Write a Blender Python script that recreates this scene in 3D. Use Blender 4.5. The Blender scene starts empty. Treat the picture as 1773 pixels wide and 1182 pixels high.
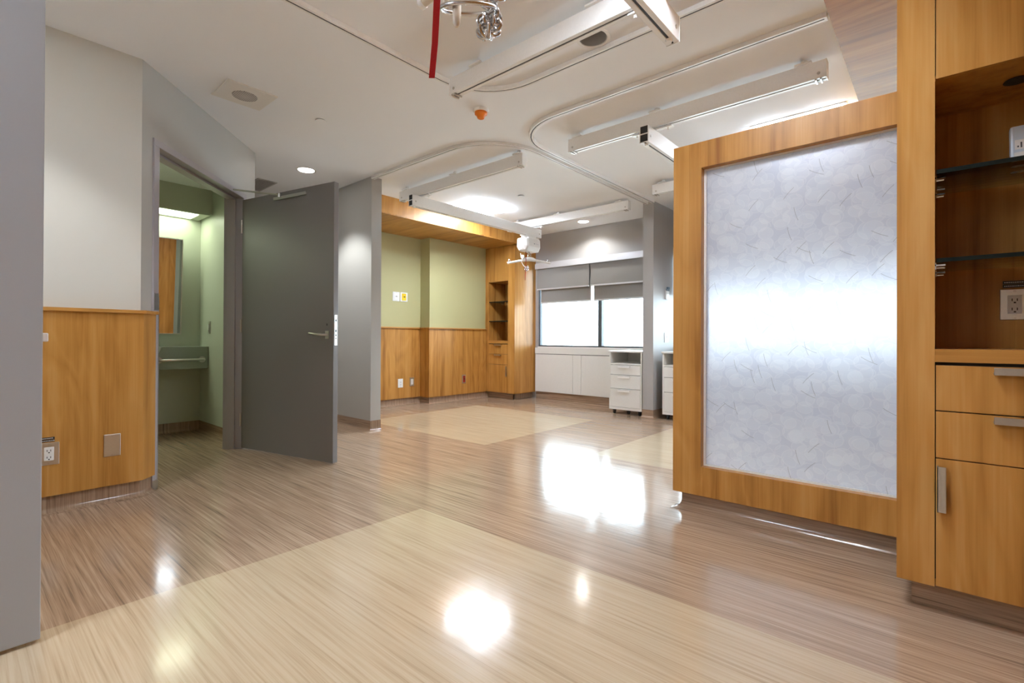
import bpy, bmesh, math, random
from mathutils import Vector, Matrix
random.seed(7)
S = bpy.context.scene
# ------------------------------------------------------------------ camera
F_PX, CY = 852.996, 582.73
cam_d = bpy.data.cameras.new('camera'); cam = bpy.data.objects.new('camera', cam_d)
S.collection.objects.link(cam); S.camera = cam
cam_d.sensor_fit = 'HORIZONTAL'; cam_d.sensor_width = 36.0
cam_d.lens = F_PX / 1773 * 36.0
cam_d.shift_y = -(591.0 - CY) / 1773
cam_d.clip_start = 0.02
yaw, pitch, roll = 0.716351368, 0.0043877, -0.0042632
Rz = Matrix.Rotation(yaw, 3, 'Z'); Rx = Matrix.Rotation(pitch, 3, 'X'); Ry = Matrix.Rotation(roll, 3, 'Y')
Rm = Rz @ Rx @ Ry
right, fwd, up = Rm.col[0], Rm.col[1], Rm.col[2]
M4 = Matrix.Identity(4)
for i in range(3):
    M4[i][0] = right[i]; M4[i][1] = up[i]; M4[i][2] = -fwd[i]
M4.translation = Vector((0, 0, 0.95))
cam.matrix_world = M4
# ------------------------------------------------------------------ view, world
S.view_settings.view_transform = 'Standard'; S.view_settings.look = 'None'
S.view_settings.gamma = 1; S.view_settings.exposure = 0.88
S.view_settings.use_curve_mapping = False
S.cycles.use_denoising = True
S.cycles.max_bounces = 12; S.cycles.transmission_bounces = 10; S.cycles.glossy_bounces = 6; S.cycles.diffuse_bounces = 6
S.cycles.sample_clamp_indirect = 6.0; S.cycles.caustics_reflective = False
W = bpy.data.worlds.new('overcast_sky'); S.world = W; W.use_nodes = True
bgn = W.node_tree.nodes['Background']
_tc = W.node_tree.nodes.new('ShaderNodeTexCoord'); _sx = W.node_tree.nodes.new('ShaderNodeSeparateXYZ'); _rp = W.node_tree.nodes.new('ShaderNodeValToRGB')
W.node_tree.links.new(_tc.outputs['Generated'], _sx.inputs[0]); W.node_tree.links.new(_sx.outputs[2], _rp.inputs[0]); W.node_tree.links.new(_rp.outputs[0], bgn.inputs[0])
_rp.color_ramp.elements[0].position = 0.0; _rp.color_ramp.elements[0].color = (.40, .44, .47, 1)      # hazy ground
_rp.color_ramp.elements[1].position = .06; _rp.color_ramp.elements[1].color = (.76, .885, 1.0, 1)
bgn.inputs[1].default_value = 12.0
H = 2.62
TROFFER_E, BATH_E, DOWN_W = 32.0, 6.0, 24.0

# ------------------------------------------------------------------ node helpers
def new_mat(name):
    m = bpy.data.materials.new(name); m.use_nodes = True
    nt = m.node_tree; nt.nodes.clear()
    out = nt.nodes.new('ShaderNodeOutputMaterial')
    return m, nt, out
def N(nt, t, **kw):
    n = nt.nodes.new(t)
    for k, v in kw.items(): setattr(n, k, v)
    return n
def L(nt, a, b): nt.links.new(a, b)
def math_n(nt, op, a, b=None, c=None):
    n = N(nt, 'ShaderNodeMath', operation=op)
    for i, v in enumerate((a, b, c)):
        if v is None: continue
        if isinstance(v, (int, float)): n.inputs[i].default_value = v
        else: L(nt, v, n.inputs[i])
    return n.outputs[0]
def mixc(nt, fac, a, b, mode='MIX'):
    n = N(nt, 'ShaderNodeMix', data_type='RGBA', blend_type=mode)
    for s, v in ((n.inputs[0], fac), (n.inputs[6], a), (n.inputs[7], b)):
        if isinstance(v, (int, float)): s.default_value = v
        elif isinstance(v, tuple): s.default_value = (*v[:3], 1)
        else: L(nt, v, s)
    return n.outputs[2]
def ramp(nt, fac, stops):
    n = N(nt, 'ShaderNodeValToRGB'); e = n.color_ramp.elements
    while len(e) < len(stops): e.new(0.5)
    for el, (p, c) in zip(e, stops): el.position = p; el.color = (*c, 1)
    L(nt, fac, n.inputs[0]); return n.outputs[0]
def pos_map(nt, scale, rot=(0, 0, 0)):
    g = N(nt, 'ShaderNodeNewGeometry'); m = N(nt, 'ShaderNodeMapping')
    m.inputs['Scale'].default_value = scale; m.inputs['Rotation'].default_value = rot
    L(nt, g.outputs['Position'], m.inputs[0]); return m.outputs[0]
def noise(nt, vec, scale=1, detail=3, rough=0.5, dist=0.0):
    n = N(nt, 'ShaderNodeTexNoise')
    n.inputs['Scale'].default_value = scale; n.inputs['Detail'].default_value = detail
    n.inputs['Roughness'].default_value = rough; n.inputs['Distortion'].default_value = dist
    L(nt, vec, n.inputs['Vector']); return n.outputs[0]
def bump(nt, h, strength, dist=0.001):
    b = N(nt, 'ShaderNodeBump'); b.inputs['Strength'].default_value = strength; b.inputs['Distance'].default_value = dist
    L(nt, h, b.inputs['Height']); return b.outputs[0]
def bsdf(nt, out, color=None, rough=0.5, metal=0.0, normal=None, spec=0.5, **kw):
    p = N(nt, 'ShaderNodeBsdfPrincipled')
    if isinstance(color, tuple): p.inputs['Base Color'].default_value = (*color, 1)
    elif color is not None: L(nt, color, p.inputs['Base Color'])
    if isinstance(rough, (int, float)): p.inputs['Roughness'].default_value = rough
    else: L(nt, rough, p.inputs['Roughness'])
    p.inputs['Metallic'].default_value = metal
    p.inputs['Specular IOR Level'].default_value = spec
    for k, v in kw.items(): p.inputs[k].default_value = v
    if normal is not None: L(nt, normal, p.inputs['Normal'])
    if out is not None: L(nt, p.outputs[0], out.inputs[0])
    return p
def paint(name, col, rough=0.6, spec=0.35, var=0.03):
    m, nt, out = new_mat(name)
    v = pos_map(nt, (1, 1, 1))
    n1 = noise(nt, v, 1.3, 3)
    c = mixc(nt, n1, tuple(x * (1 - var) for x in col), tuple(min(1, x * (1 + var)) for x in col))
    b = bump(nt, noise(nt, v, 260, 2), 0.12, 0.0006)
    bsdf(nt, out, c, rough, 0, b, spec); return m
def plain(name, col, rough=0.4, metal=0.0, spec=0.5, nscale=90, amt=0.04, bmp=0.04):
    m, nt, out = new_mat(name)
    tc = N(nt, 'ShaderNodeTexCoord'); n1 = noise(nt, tc.outputs['Object'], nscale, 2)
    c = mixc(nt, n1, tuple(x * (1 - amt) for x in col), tuple(min(1, x * (1 + amt)) for x in col))
    bsdf(nt, out, c, rough, metal, bump(nt, n1, bmp, 0.0005), spec); return m
def wood(name, axis='Z', gain=1.0, rough=0.34):
    m, nt, out = new_mat(name)
    if axis == 'Z': sa, sb, sc, sd = (7, 7, .10), (1.2, 1.2, .22), (190, 190, 5), (34, 34, .7)
    elif axis == 'X': sa, sb, sc, sd = (.10, 7, 7), (.22, 1.2, 1.2), (5, 190, 190), (.7, 34, 34)
    else: sa, sb, sc, sd = (7, .10, 7), (1.2, .22, 1.2), (190, 5, 190), (34, .7, 34)
    bands = noise(nt, pos_map(nt, sa), 1.0, 2, .6)
    big = noise(nt, pos_map(nt, sb), 2.2, 3, .5, .8)
    mid = noise(nt, pos_map(nt, sd), 1.0, 3, .6, .6)
    fine = noise(nt, pos_map(nt, sc), 1.0, 2, .5)
    flame = math_n(nt, 'FRACT', math_n(nt, 'MULTIPLY', big, 9.0))
    flame = math_n(nt, 'ABSOLUTE', math_n(nt, 'SUBTRACT', flame, .5))
    t = math_n(nt, 'ADD', math_n(nt, 'MULTIPLY', bands, .50), math_n(nt, 'MULTIPLY', flame, .16))
    t = math_n(nt, 'ADD', t, math_n(nt, 'MULTIPLY', mid, .30))
    t = math_n(nt, 'ADD', t, math_n(nt, 'MULTIPLY', fine, .10))
    g = gain
    c = ramp(nt, t, [(0.33, (.27*g, .105*g, .020*g)), (0.45, (.43*g, .20*g, .044*g)), (0.55, (.52*g, .255*g, .062*g)), (0.68, (.59*g, .325*g, .105*g))])
    rr = math_n(nt, 'ADD', math_n(nt, 'MULTIPLY', fine, .10), rough - .05)
    bsdf(nt, out, c, rr, 0, bump(nt, fine, .06, .0005), .32); return m

# ------------------------------------------------------------------ materials
WOOD_V = wood('maple_laminate_upright', 'Z'); WOOD_X = wood('maple_laminate_cross', 'X'); WOOD_Y = wood('maple_laminate_long', 'Y')
CEIL = paint('ceiling_paint', (.87, .885, .91), .9, .1, .015)
GREIGE = paint('warm_greige_paint', (.60, .59, .545), .62, .3)
LGREY = paint('pale_grey_paint', (.46, .455, .435), .5, .3)
GREY = paint('mid_grey_paint', (.40, .385, .375), .5, .35)
GREEN = paint('pale_olive_paint', (.455, .43, .225), .55, .35)
BATHP = paint('bathroom_paint', (.50, .53, .44), .42, .45)
DOORG = paint('grey_door_paint', (.185, .168, .162), .38, .45, .02)
FRAMEG = paint('grey_frame_enamel', (.38, .36, .385), .3, .5, .01)
WHITE = plain('white_enamel', (.90, .90, .89), .25)
WHITEPL = plain('white_plastic', (.82, .82, .81), .28)
OFFWH = plain('offwhite_laminate', (.76, .755, .725), .35)
CREAM = plain('cream_cover', (.72, .66, .56), .45)
STEEL = plain('brushed_steel', (.62, .60, .57), .30, 1.0)
CHROME = plain('polished_chrome', (.82, .82, .83), .09, 1.0, bmp=0.01)
NICKEL = plain('satin_nickel', (.56, .53, .49), .33, 1.0)
DARK = plain('black_slot', (.02, .02, .022), .6)
SLOT = plain('track_slot_grey', (.06, .06, .07), .55)
BLACKR = plain('black_rubber', (.02, .02, .02), .5)
RED = plain('red_webbing', (.32, .004, .004), .7, 0.0, .2, nscale=400, amt=.3)
YELLOW = plain('yellow_plate', (.85, .60, .02), .35)
ORANGE = plain('orange_plastic', (.85, .22, .012), .3)
GREYW = plain('grey_backsplash', (.33, .38, .33), .35)
SHADE = plain('grey_shade_fabric', (.28, .27, .262), .8, nscale=600, amt=.12)
SHADEBAR = plain('pale_grey_aluminium', (.60, .60, .63), .35, .2)
ALU = plain('dark_window_aluminium', (.10, .115, .13), .4, .3)
TAGB = plain('black_label', (.015, .015, .018), .35)
REDPL = plain('red_outlet_plate', (.32, .02, .015), .35)
BLUEG = plain('blue_grey_plastic', (.12, .17, .22), .4)
PORC = plain('porcelain', (.82, .83, .80), .12)
def can_mat():
    m, nt, out = new_mat('satin_reflector')
    bsdf(nt, out, (.55, .54, .54), .45, .45, bump(nt, noise(nt, pos_map(nt, (30, 30, 30)), 1), .05)); return m
CANM = can_mat()
def mirror_mat():
    m, nt, out = new_mat('mirror_glass'); b = bump(nt, noise(nt, pos_map(nt, (2, 2, 2)), 1), .01, .0002)
    bsdf(nt, out, (.86, .90, .87), .015, 1.0, b); return m
MIRROR = mirror_mat()
COIL = plain('worn_chrome', (.60, .60, .61), .24, 1.0)
def emit(name, col, st, base=(.8, .8, .8)):
    m, nt, out = new_mat(name)
    v = pos_map(nt, (60, 60, 60)); n = noise(nt, v, 1, 1)
    p = bsdf(nt, out, base, .4)
    p.inputs['Emission Color'].default_value = (*col, 1)
    L(nt, math_n(nt, 'MULTIPLY', math_n(nt, 'ADD', math_n(nt, 'MULTIPLY', n, .06), .97), st), p.inputs['Emission Strength'])
    return m
LAMP = emit('lamp_lens', (.85, .945, 1.07), TROFFER_E)
LAMP_DIM = emit('lamp_basket', (.85, .945, 1.07), TROFFER_E * .25)
LAMP_NEAR = emit('lamp_lens_dimmed', (.85, .945, 1.07), 15.0)
DISC = emit('downlight_lens', (1.0, .95, .88), 14)
BATHL = emit('bathroom_lens', (.90, 1.0, .74), BATH_E)
def glass(name, col=(1, 1, 1), rough=0.0, ior=1.45):
    m, nt, out = new_mat(name)
    tr = N(nt, 'ShaderNodeBsdfTransparent'); tr.inputs[0].default_value = (*col, 1)
    gl = N(nt, 'ShaderNodeBsdfGlossy'); gl.inputs['Roughness'].default_value = .02
    fr = N(nt, 'ShaderNodeFresnel'); fr.inputs[0].default_value = ior
    L(nt, noise(nt, pos_map(nt, (3, 3, 3)), 1), bump_in(nt, gl))
    mx = N(nt, 'ShaderNodeMixShader'); L(nt, fr.outputs[0], mx.inputs[0]); L(nt, tr.outputs[0], mx.inputs[1]); L(nt, gl.outputs[0], mx.inputs[2])
    L(nt, mx.outputs[0], out.inputs[0]); return m
def bump_in(nt, node):
    b = N(nt, 'ShaderNodeBump'); b.inputs['Strength'].default_value = .01; b.inputs['Distance'].default_value = .0002
    L(nt, b.outputs[0], node.inputs['Normal']); return b.inputs['Height']
PANE = glass('window_glass', (.93, .97, .97)); SHELFG = glass('shelf_glass', (.86, .92, .86))
EDGEG = plain('dark_glass_edge', (.008, .012, .010), .5, 0.0, .12)

def floor_mat(name, cove=False):
    m, nt, out = new_mat(name)
    g = N(nt, 'ShaderNodeNewGeometry'); sep = N(nt, 'ShaderNodeSeparateXYZ'); L(nt, g.outputs['Position'], sep.inputs[0])
    if cove:  # linoleum turned up the wall: the streaks stand upright
        sn = N(nt, 'ShaderNodeSeparateXYZ'); L(nt, g.outputs['True Normal'], sn.inputs[0])
        isx = math_n(nt, 'GREATER_THAN', math_n(nt, 'ABSOLUTE', sn.outputs[0]), .5)      # walls running along Y: upright streaks
        c1 = N(nt, 'ShaderNodeCombineXYZ'); L(nt, sep.outputs[0], c1.inputs[0]); L(nt, math_n(nt, 'ADD', sep.outputs[1], sep.outputs[2]), c1.inputs[1])
        c2 = N(nt, 'ShaderNodeCombineXYZ'); L(nt, sep.outputs[2], c2.inputs[0]); L(nt, sep.outputs[1], c2.inputs[1])
        mv = N(nt, 'ShaderNodeMix', data_type='VECTOR'); L(nt, isx, mv.inputs[0]); L(nt, c1.outputs[0], mv.inputs[4]); L(nt, c2.outputs[0], mv.inputs[5])
        def mp(s):
            mm = N(nt, 'ShaderNodeMapping'); mm.inputs['Scale'].default_value = s; L(nt, mv.outputs[1], mm.inputs[0]); return mm.outputs[0]
        va, vb, vc = mp((1.8, 70, 1)), mp((5, 190, 1)), mp((.9, 14, 1))
    else:
        wob = math_n(nt, 'MULTIPLY', noise(nt, pos_map(nt, (1.3, 3, 1)), 1, 2), .012)
        comb = N(nt, 'ShaderNodeCombineXYZ'); L(nt, sep.outputs[0], comb.inputs[0]); L(nt, math_n(nt, 'ADD', sep.outputs[1], wob), comb.inputs[1])
        def mp(s):
            mm = N(nt, 'ShaderNodeMapping'); mm.inputs['Scale'].default_value = s; L(nt, comb.outputs[0], mm.inputs[0]); return mm.outputs[0]
        va, vb, vc = mp((1.5, 85, 1)), mp((4, 230, 1)), mp((.7, 17, 1))
    a = noise(nt, va, 1, 3, .6); b = noise(nt, vb, 1, 2, .5); c = noise(nt, vc, 1, 2, .5)
    t = math_n(nt, 'ADD', math_n(nt, 'MULTIPLY', a, .55), math_n(nt, 'MULTIPLY', b, .30))
    t = math_n(nt, 'ADD', t, math_n(nt, 'MULTIPLY', c, .15))
    dark = ramp(nt, t, [(.33, (.175, .125, .090)), (.43, (.35, .24, .162)), (.52, (.445, .312, .215)), (.68, (.61, .465, .34))])
    if cove: col = mixc(nt, 1.0, dark, (.75, .72, .70), 'MULTIPLY')
    else:
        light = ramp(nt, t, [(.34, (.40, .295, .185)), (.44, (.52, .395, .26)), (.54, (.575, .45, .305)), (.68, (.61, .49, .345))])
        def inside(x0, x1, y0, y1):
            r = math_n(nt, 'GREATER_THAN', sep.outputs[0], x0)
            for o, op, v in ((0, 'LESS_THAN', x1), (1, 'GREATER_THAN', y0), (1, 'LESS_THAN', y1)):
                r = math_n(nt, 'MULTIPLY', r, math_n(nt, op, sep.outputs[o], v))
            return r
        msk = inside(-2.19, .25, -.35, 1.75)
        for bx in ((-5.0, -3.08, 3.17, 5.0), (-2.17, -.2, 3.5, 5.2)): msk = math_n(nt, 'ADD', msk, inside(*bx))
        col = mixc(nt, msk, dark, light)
    h = math_n(nt, 'ADD', noise(nt, pos_map(nt, (7, 7, 7)), 1, 2), math_n(nt, 'MULTIPLY', noise(nt, pos_map(nt, (55, 55, 55)), 1, 2), .06))
    bsdf(nt, out, col, (.145), 0, bump(nt, h, .05 if cove else .28, .0035), .5, **{'Coat Weight': .2, 'Coat Roughness': .09}); return m
FLOOR = floor_mat('streaked_linoleum'); COVE = floor_mat('streaked_linoleum_cove', True)

def frosted():
    m, nt, out = new_mat('leaf_pattern_resin')
    g = N(nt, 'ShaderNodeNewGeometry'); sep = N(nt, 'ShaderNodeSeparateXYZ'); L(nt, g.outputs['Position'], sep.inputs[0])
    comb = N(nt, 'ShaderNodeCombineXYZ'); L(nt, sep.outputs[0], comb.inputs[0]); L(nt, sep.outputs[2], comb.inputs[1])
    tot = None; rims = None
    for k, sc in enumerate((10.5, 12.5, 14.5)):      # three strewn layers of round petals
        mp = N(nt, 'ShaderNodeMapping'); mp.inputs['Location'].default_value = (3.1 * k, 1.7 * k, 0); mp.inputs['Rotation'].default_value = (0, 0, .7 * k)
        mp.inputs['Scale'].default_value = (sc * .92, sc * 1.08, sc); L(nt, comb.outputs[0], mp.inputs[0])
        v = N(nt, 'ShaderNodeTexVoronoi', voronoi_dimensions='2D'); v.inputs['Scale'].default_value = 1; v.inputs['Randomness'].default_value = .75
        L(nt, mp.outputs[0], v.inputs['Vector'])
        d = v.outputs['Distance']
        s2 = N(nt, 'ShaderNodeSeparateColor'); L(nt, v.outputs['Color'], s2.inputs[0])
        r = math_n(nt, 'ADD', math_n(nt, 'MULTIPLY', s2.outputs[0], .14), .36)
        ins = math_n(nt, 'LESS_THAN', d, r)
        val = math_n(nt, 'MULTIPLY', ins, math_n(nt, 'ADD', math_n(nt, 'MULTIPLY', s2.outputs[1], .6), .4))
        rim = math_n(nt, 'LESS_THAN', math_n(nt, 'ABSOLUTE', math_n(nt, 'SUBTRACT', d, r)), .022)
        tot = val if tot is None else math_n(nt, 'ADD', tot, val)
        rims = rim if rims is None else math_n(nt, 'MAXIMUM', rims, rim)
    # thin dark stems
    stem = None
    for k, a in enumerate((.5, 1.3, 2.3)):
        mp = N(nt, 'ShaderNodeMapping'); mp.inputs['Location'].default_value = (9.1 * k, 4.3 * k, 0); mp.inputs['Rotation'].default_value = (0, 0, a)
        mp.inputs['Scale'].default_value = (7.5, 7.5, 7.5); L(nt, comb.outputs[0], mp.inputs[0])
        v = N(nt, 'ShaderNodeTexVoronoi', voronoi_dimensions='2D'); v.inputs['Scale'].default_value = 1; v.inputs['Randomness'].default_value = 1
        L(nt, mp.outputs[0], v.inputs['Vector'])
        sub = N(nt, 'ShaderNodeVectorMath', operation='SUBTRACT'); L(nt, mp.outputs[0], sub.inputs[0]); L(nt, v.outputs['Position'], sub.inputs[1])
        sp = N(nt, 'ShaderNodeSeparateXYZ'); L(nt, sub.outputs[0], sp.inputs[0])
        ln = math_n(nt, 'MULTIPLY', math_n(nt, 'LESS_THAN', math_n(nt, 'ABSOLUTE', math_n(nt, 'SUBTRACT', sp.outputs[1], math_n(nt, 'MULTIPLY', math_n(nt, 'POWER', sp.outputs[0], 2.0), .3))), .008),
                    math_n(nt, 'LESS_THAN', math_n(nt, 'ABSOLUTE', sp.outputs[0]), .26))
        s3 = N(nt, 'ShaderNodeSeparateColor'); L(nt, v.outputs['Color'], s3.inputs[0])
        ln = math_n(nt, 'MULTIPLY', ln, math_n(nt, 'GREATER_THAN', s3.outputs[2], .66))
        stem = ln if stem is None else math_n(nt, 'MAXIMUM', stem, ln)
    tn = math_n(nt, 'MULTIPLY', tot, .36)
    base = mixc(nt, tn, (.77, .785, .86), (.91, .925, .97))
    base = mixc(nt, math_n(nt, 'MULTIPLY', rims, .35), base, (.97, .97, 1.0))
    base = mixc(nt, math_n(nt, 'MULTIPLY', stem, .55), base, (.25, .22, .20))
    rf = N(nt, 'ShaderNodeBsdfRefraction'); rf.inputs['IOR'].default_value = 1.18
    L(nt, math_n(nt, 'ADD', math_n(nt, 'MULTIPLY', tn, .10), .58), rf.inputs['Roughness']); L(nt, mixc(nt, .35, base, (1, 1, 1)), rf.inputs['Color'])
    tl = N(nt, 'ShaderNodeBsdfTranslucent'); L(nt, base, tl.inputs[0])
    df = N(nt, 'ShaderNodeBsdfDiffuse'); L(nt, base, df.inputs[0])
    m1 = N(nt, 'ShaderNodeMixShader'); m1.inputs[0].default_value = .45; L(nt, tl.outputs[0], m1.inputs[1]); L(nt, df.outputs[0], m1.inputs[2])
    m2 = N(nt, 'ShaderNodeMixShader'); m2.inputs[0].default_value = .62; L(nt, rf.outputs[0], m2.inputs[1]); L(nt, m1.outputs[0], m2.inputs[2])
    gl = N(nt, 'ShaderNodeBsdfGlossy'); gl.inputs['Roughness'].default_value = .22
    fr = N(nt, 'ShaderNodeFresnel'); fr.inputs[0].default_value = 1.4
    m3 = N(nt, 'ShaderNodeMixShader'); L(nt, fr.outputs[0], m3.inputs[0]); L(nt, m2.outputs[0], m3.inputs[1]); L(nt, gl.outputs[0], m3.inputs[2])
    L(nt, m3.outputs[0], out.inputs[0]); return m
RESIN = frosted()

# ------------------------------------------------------------------ geometry helpers
ORIG = {}
class MB:
    def __init__(s): s.b = bmesh.new()
    def box(s, x0, y0, z0, x1, y1, z1, M=None):
        vs = [s.b.verts.new(Vector((x, y, z)) if M is None else M @ Vector((x, y, z))) for x in (min(x0, x1), max(x0, x1)) for y in (min(y0, y1), max(y0, y1)) for z in (min(z0, z1), max(z0, z1))]
        for f in ((0, 1, 3, 2), (4, 6, 7, 5), (0, 4, 5, 1), (2, 3, 7, 6), (0, 2, 6, 4), (1, 5, 7, 3)):
            s.b.faces.new([vs[i] for i in f])
        return s
    def prism(s, poly, z0, z1):
        lo = [s.b.verts.new((x, y, z0)) for x, y in poly]; hi = [s.b.verts.new((x, y, z1)) for x, y in poly]
        n = len(poly); s.b.faces.new(lo[::-1]); s.b.faces.new(hi)
        for i in range(n): s.b.faces.new((lo[i], lo[(i + 1) % n], hi[(i + 1) % n], hi[i]))
        return s
    def sweep(s, path, prof, closed=False):
        """path: xy points; prof: closed loop of (offset to the left of travel, z)"""
        n = len(path); rings = []
        for i, (x, y) in enumerate(path):
            def d(a, b):
                v = Vector((b[0] - a[0], b[1] - a[1])); return v.normalized()
            if closed: a, c = d(path[i - 1], path[i]), d(path[i], path[(i + 1) % n])
            else:
                a = d(path[i - 1], path[i]) if i else d(path[0], path[1]); c = d(path[i], path[i + 1]) if i < n - 1 else a
            na, nc = Vector((-a.y, a.x)), Vector((-c.y, c.x)); mt = (na + nc).normalized(); k = 1 / max(.3, mt.dot(na))
            rings.append([s.b.verts.new((x + mt.x * o * k, y + mt.y * o * k, z)) for o, z in prof])
        m = len(prof)
        for i in range(n if closed else n - 1):
            r0, r1 = rings[i], rings[(i + 1) % n]
            for j in range(m): s.b.faces.new((r0[j], r0[(j + 1) % m], r1[(j + 1) % m], r1[j]))
        if not closed: s.b.faces.new(rings[0][::-1]); s.b.faces.new(rings[-1])
        return s
    def tube(s, pts, r, seg=10, closed=False, cap=True):
        pts = [Vector(p) for p in pts]; n = len(pts); rings = []; u = None
        for i, p in enumerate(pts):
            if closed: t = (pts[(i + 1) % n] - pts[i - 1]).normalized()
            else: t = (pts[min(i + 1, n - 1)] - pts[max(i - 1, 0)]).normalized()
            if u is None: u = t.orthogonal().normalized()
            u = (u - t * u.dot(t)).normalized(); w = t.cross(u)
            rr = r[i] if isinstance(r, (list, tuple)) else r
            rings.append([s.b.verts.new(p + (u * math.cos(2 * math.pi * k / seg) + w * math.sin(2 * math.pi * k / seg)) * rr) for k in range(seg)])
        for i in range(n if closed else n - 1):
            a, b = rings[i], rings[(i + 1) % n]
            for k in range(seg): s.b.faces.new((a[k], a[(k + 1) % seg], b[(k + 1) % seg], b[k]))
        if cap and not closed: s.b.faces.new(rings[0][::-1]); s.b.faces.new(rings[-1])
        return s
    def lathe(s, c, prof, seg=32, axis='Z', cap=False):
        rings = []
        for r, h in prof:
            ring = []
            for k in range(seg):
                a = 2 * math.pi * k / seg; p = (r * math.cos(a), r * math.sin(a), h)
                if axis == 'X': p = (h, p[0], p[1])
                if axis == 'Y': p = (p[0], h, p[1])
                ring.append(s.b.verts.new(Vector(c) + Vector(p)))
            rings.append(ring)
        for a, b in zip(rings, rings[1:]):
            for k in range(seg): s.b.faces.new((a[k], a[(k + 1) % seg], b[(k + 1) % seg], b[k]))
        if cap: s.b.faces.new(rings[0][::-1]); s.b.faces.new(rings[-1])
        return s
    def build(s, name, mat, parent=None, origin=None, bevel=0, smooth=False):
        bmesh.ops.recalc_face_normals(s.b, faces=s.b.faces[:])
        o0 = Vector(origin) if origin is not None else (Vector(ORIG[parent.name]) if parent else Vector((0, 0, 0)))
        bmesh.ops.translate(s.b, vec=-o0, verts=s.b.verts[:])
        me = bpy.data.meshes.new(name); s.b.to_mesh(me); s.b.free()
        me.materials.append(mat)
        if smooth:
            for p in me.polygons: p.use_smooth = True
            me.set_sharp_from_angle(angle=math.radians(40))
        o = bpy.data.objects.new(name, me); S.collection.objects.link(o)
        if parent: o.parent = parent; o.location = o0 - Vector(ORIG[parent.name])
        else: o.location = o0
        ORIG[o.name] = tuple(o0)
        if bevel:
            b = o.modifiers.new('bevel', 'BEVEL'); b.width = bevel; b.segments = 2; b.limit_method = 'ANGLE'
        return o
def tag(o, label=None, cat=None, group=None, kind=None):
    if label: o['label'] = label
    if cat: o['category'] = cat
    if group: o['group'] = group
    if kind: o['kind'] = kind
    return o
def thing(name, loc, label, cat, group=None, kind=None):
    o = bpy.data.objects.new(name, None); S.collection.objects.link(o); o.location = loc; o.empty_display_size = .1
    ORIG[o.name] = tuple(loc); return tag(o, label, cat, group, kind)
def struct(o): o['kind'] = 'structure'; return o
def kids(o): return [c for c in S.collection.objects if c.parent == o]
def copy_tree(o, parent=None, loc=None):
    c = o.copy(); S.collection.objects.link(c)
    if parent: c.parent = parent
    if loc is not None:
        c.location = loc
    ORIG[c.name] = tuple(loc) if loc is not None else ORIG[o.name]
    for ch in kids(o): copy_tree(ch, c)
    return c
def bx(name, mat, *a, parent=None, bevel=0, origin=None):
    return MB().box(*a).build(name, mat, parent, origin, bevel)

# ================================================================== LARGE STRUCTURE
XL = -3.62                                    # near left wall face
P0 = Vector((XL, .765)); DU = Vector((-1, 1)).normalized(); DN = Vector((1, 1)).normalized()
def dw(u, n): p = P0 + DU * u + DN * n; return (p.x, p.y)       # door-wall frame
struct(MB().box(-6.6, -1.9, -.12, 2.2, 6.9, 0).build('floor', FLOOR))
# ceiling (with round holes for the open downlight can handled by a can that sits just under it)
ceil = struct(MB().box(-6.6, -1.9, H, 2.2, 6.9, H + .14).build('ceiling', CEIL))
_cut = MB().lathe((-1.455, 2.345, H), [(.074, -.05), (.074, .11)], 36, cap=True).build('cutter', CEIL)     # the hole of the unlit can
_bm = ceil.modifiers.new('hole', 'BOOLEAN'); _bm.object = _cut; _bm.operation = 'DIFFERENCE'
bpy.context.view_layer.update()
_me = bpy.data.meshes.new_from_object(ceil.evaluated_get(bpy.context.evaluated_depsgraph_get()))
ceil.modifiers.clear(); ceil.data = _me; bpy.data.objects.remove(_cut)
struct(MB().box(XL - .12, -1.9, 0, XL, .765, H).build('wall_left', GREIGE))
# angled door wall with its opening
U0, U1, UE, ZT, TH = .148, 1.268, 1.50, 2.145, .14
m = MB()
m.prism([dw(0, 0), dw(U0 - .03, 0), dw(U0 - .03, -TH), dw(-.03, -TH)], 0, H)
m.prism([dw(U1 + .03, 0), dw(UE, 0), (-4.70, 1.727), (-4.62, 1.727), dw(U1 + .03, -TH)], 0, H)
m.prism([dw(U0 - .03, 0), dw(U1 + .03, 0), dw(U1 + .03, -TH), dw(U0 - .03, -TH)], ZT + .03, H)
struct(m.build('wall_bathroom_entry', LGREY))
pe = dw(UE, 0)
struct(MB().box(-6.4, 1.727, 0, -4.70, pe[1], H).build('wall_corridor', LGREY))
struct(MB().box(-6.5, 1.727, 0, -6.4, 3.1, H).build('wall_corridor_end', LGREY))
struct(MB().box(-6.4, 2.872, 0, -4.427, 2.992, H).build('wall_bay_stub', LGREY))
# green head wall (recess, then proud part)
struct(MB().box(-5.95, 2.992, 0, -5.79, 4.59, H).box(-5.95, 4.59, 0, -5.58, 6.4, H).build('wall_green', GREEN))
# window wall
YW = 6.27; WZ0, WZ1 = .83, 2.10; WL, WR, WR2a, WR2b = -4.90, -2.74, -2.61, .35
m = MB(); m.box(-5.6, YW, WZ1, 2.1, YW + .25, H).box(-5.6, YW, 0, 2.1, YW + .25, WZ0)
m.box(-5.6, YW, WZ0, WL, YW + .25, WZ1).box(WR, YW, WZ0, WR2a, YW + .25, WZ1).box(WR2b, YW, WZ0, 2.1, YW + .25, WZ1)
struct(m.build('wall_window', GREY))
struct(MB().box(-2.745, 5.585, 0, -2.61, YW, H).build('wall_window_stub', GREY))
struct(MB().box(.68, 2.88, 0, .82, YW, H).build('wall_right_bay', GREY))
struct(MB().box(.68, -1.9, 0, .82, 2.86, H).build('wall_right', WOOD_V))  # unseen wall; maple finish added to give the bathroom mirror its orange reflection
struct(MB().box(XL, -1.9, 0, .68, -1.78, H).build('wall_back', GREIGE))
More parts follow.
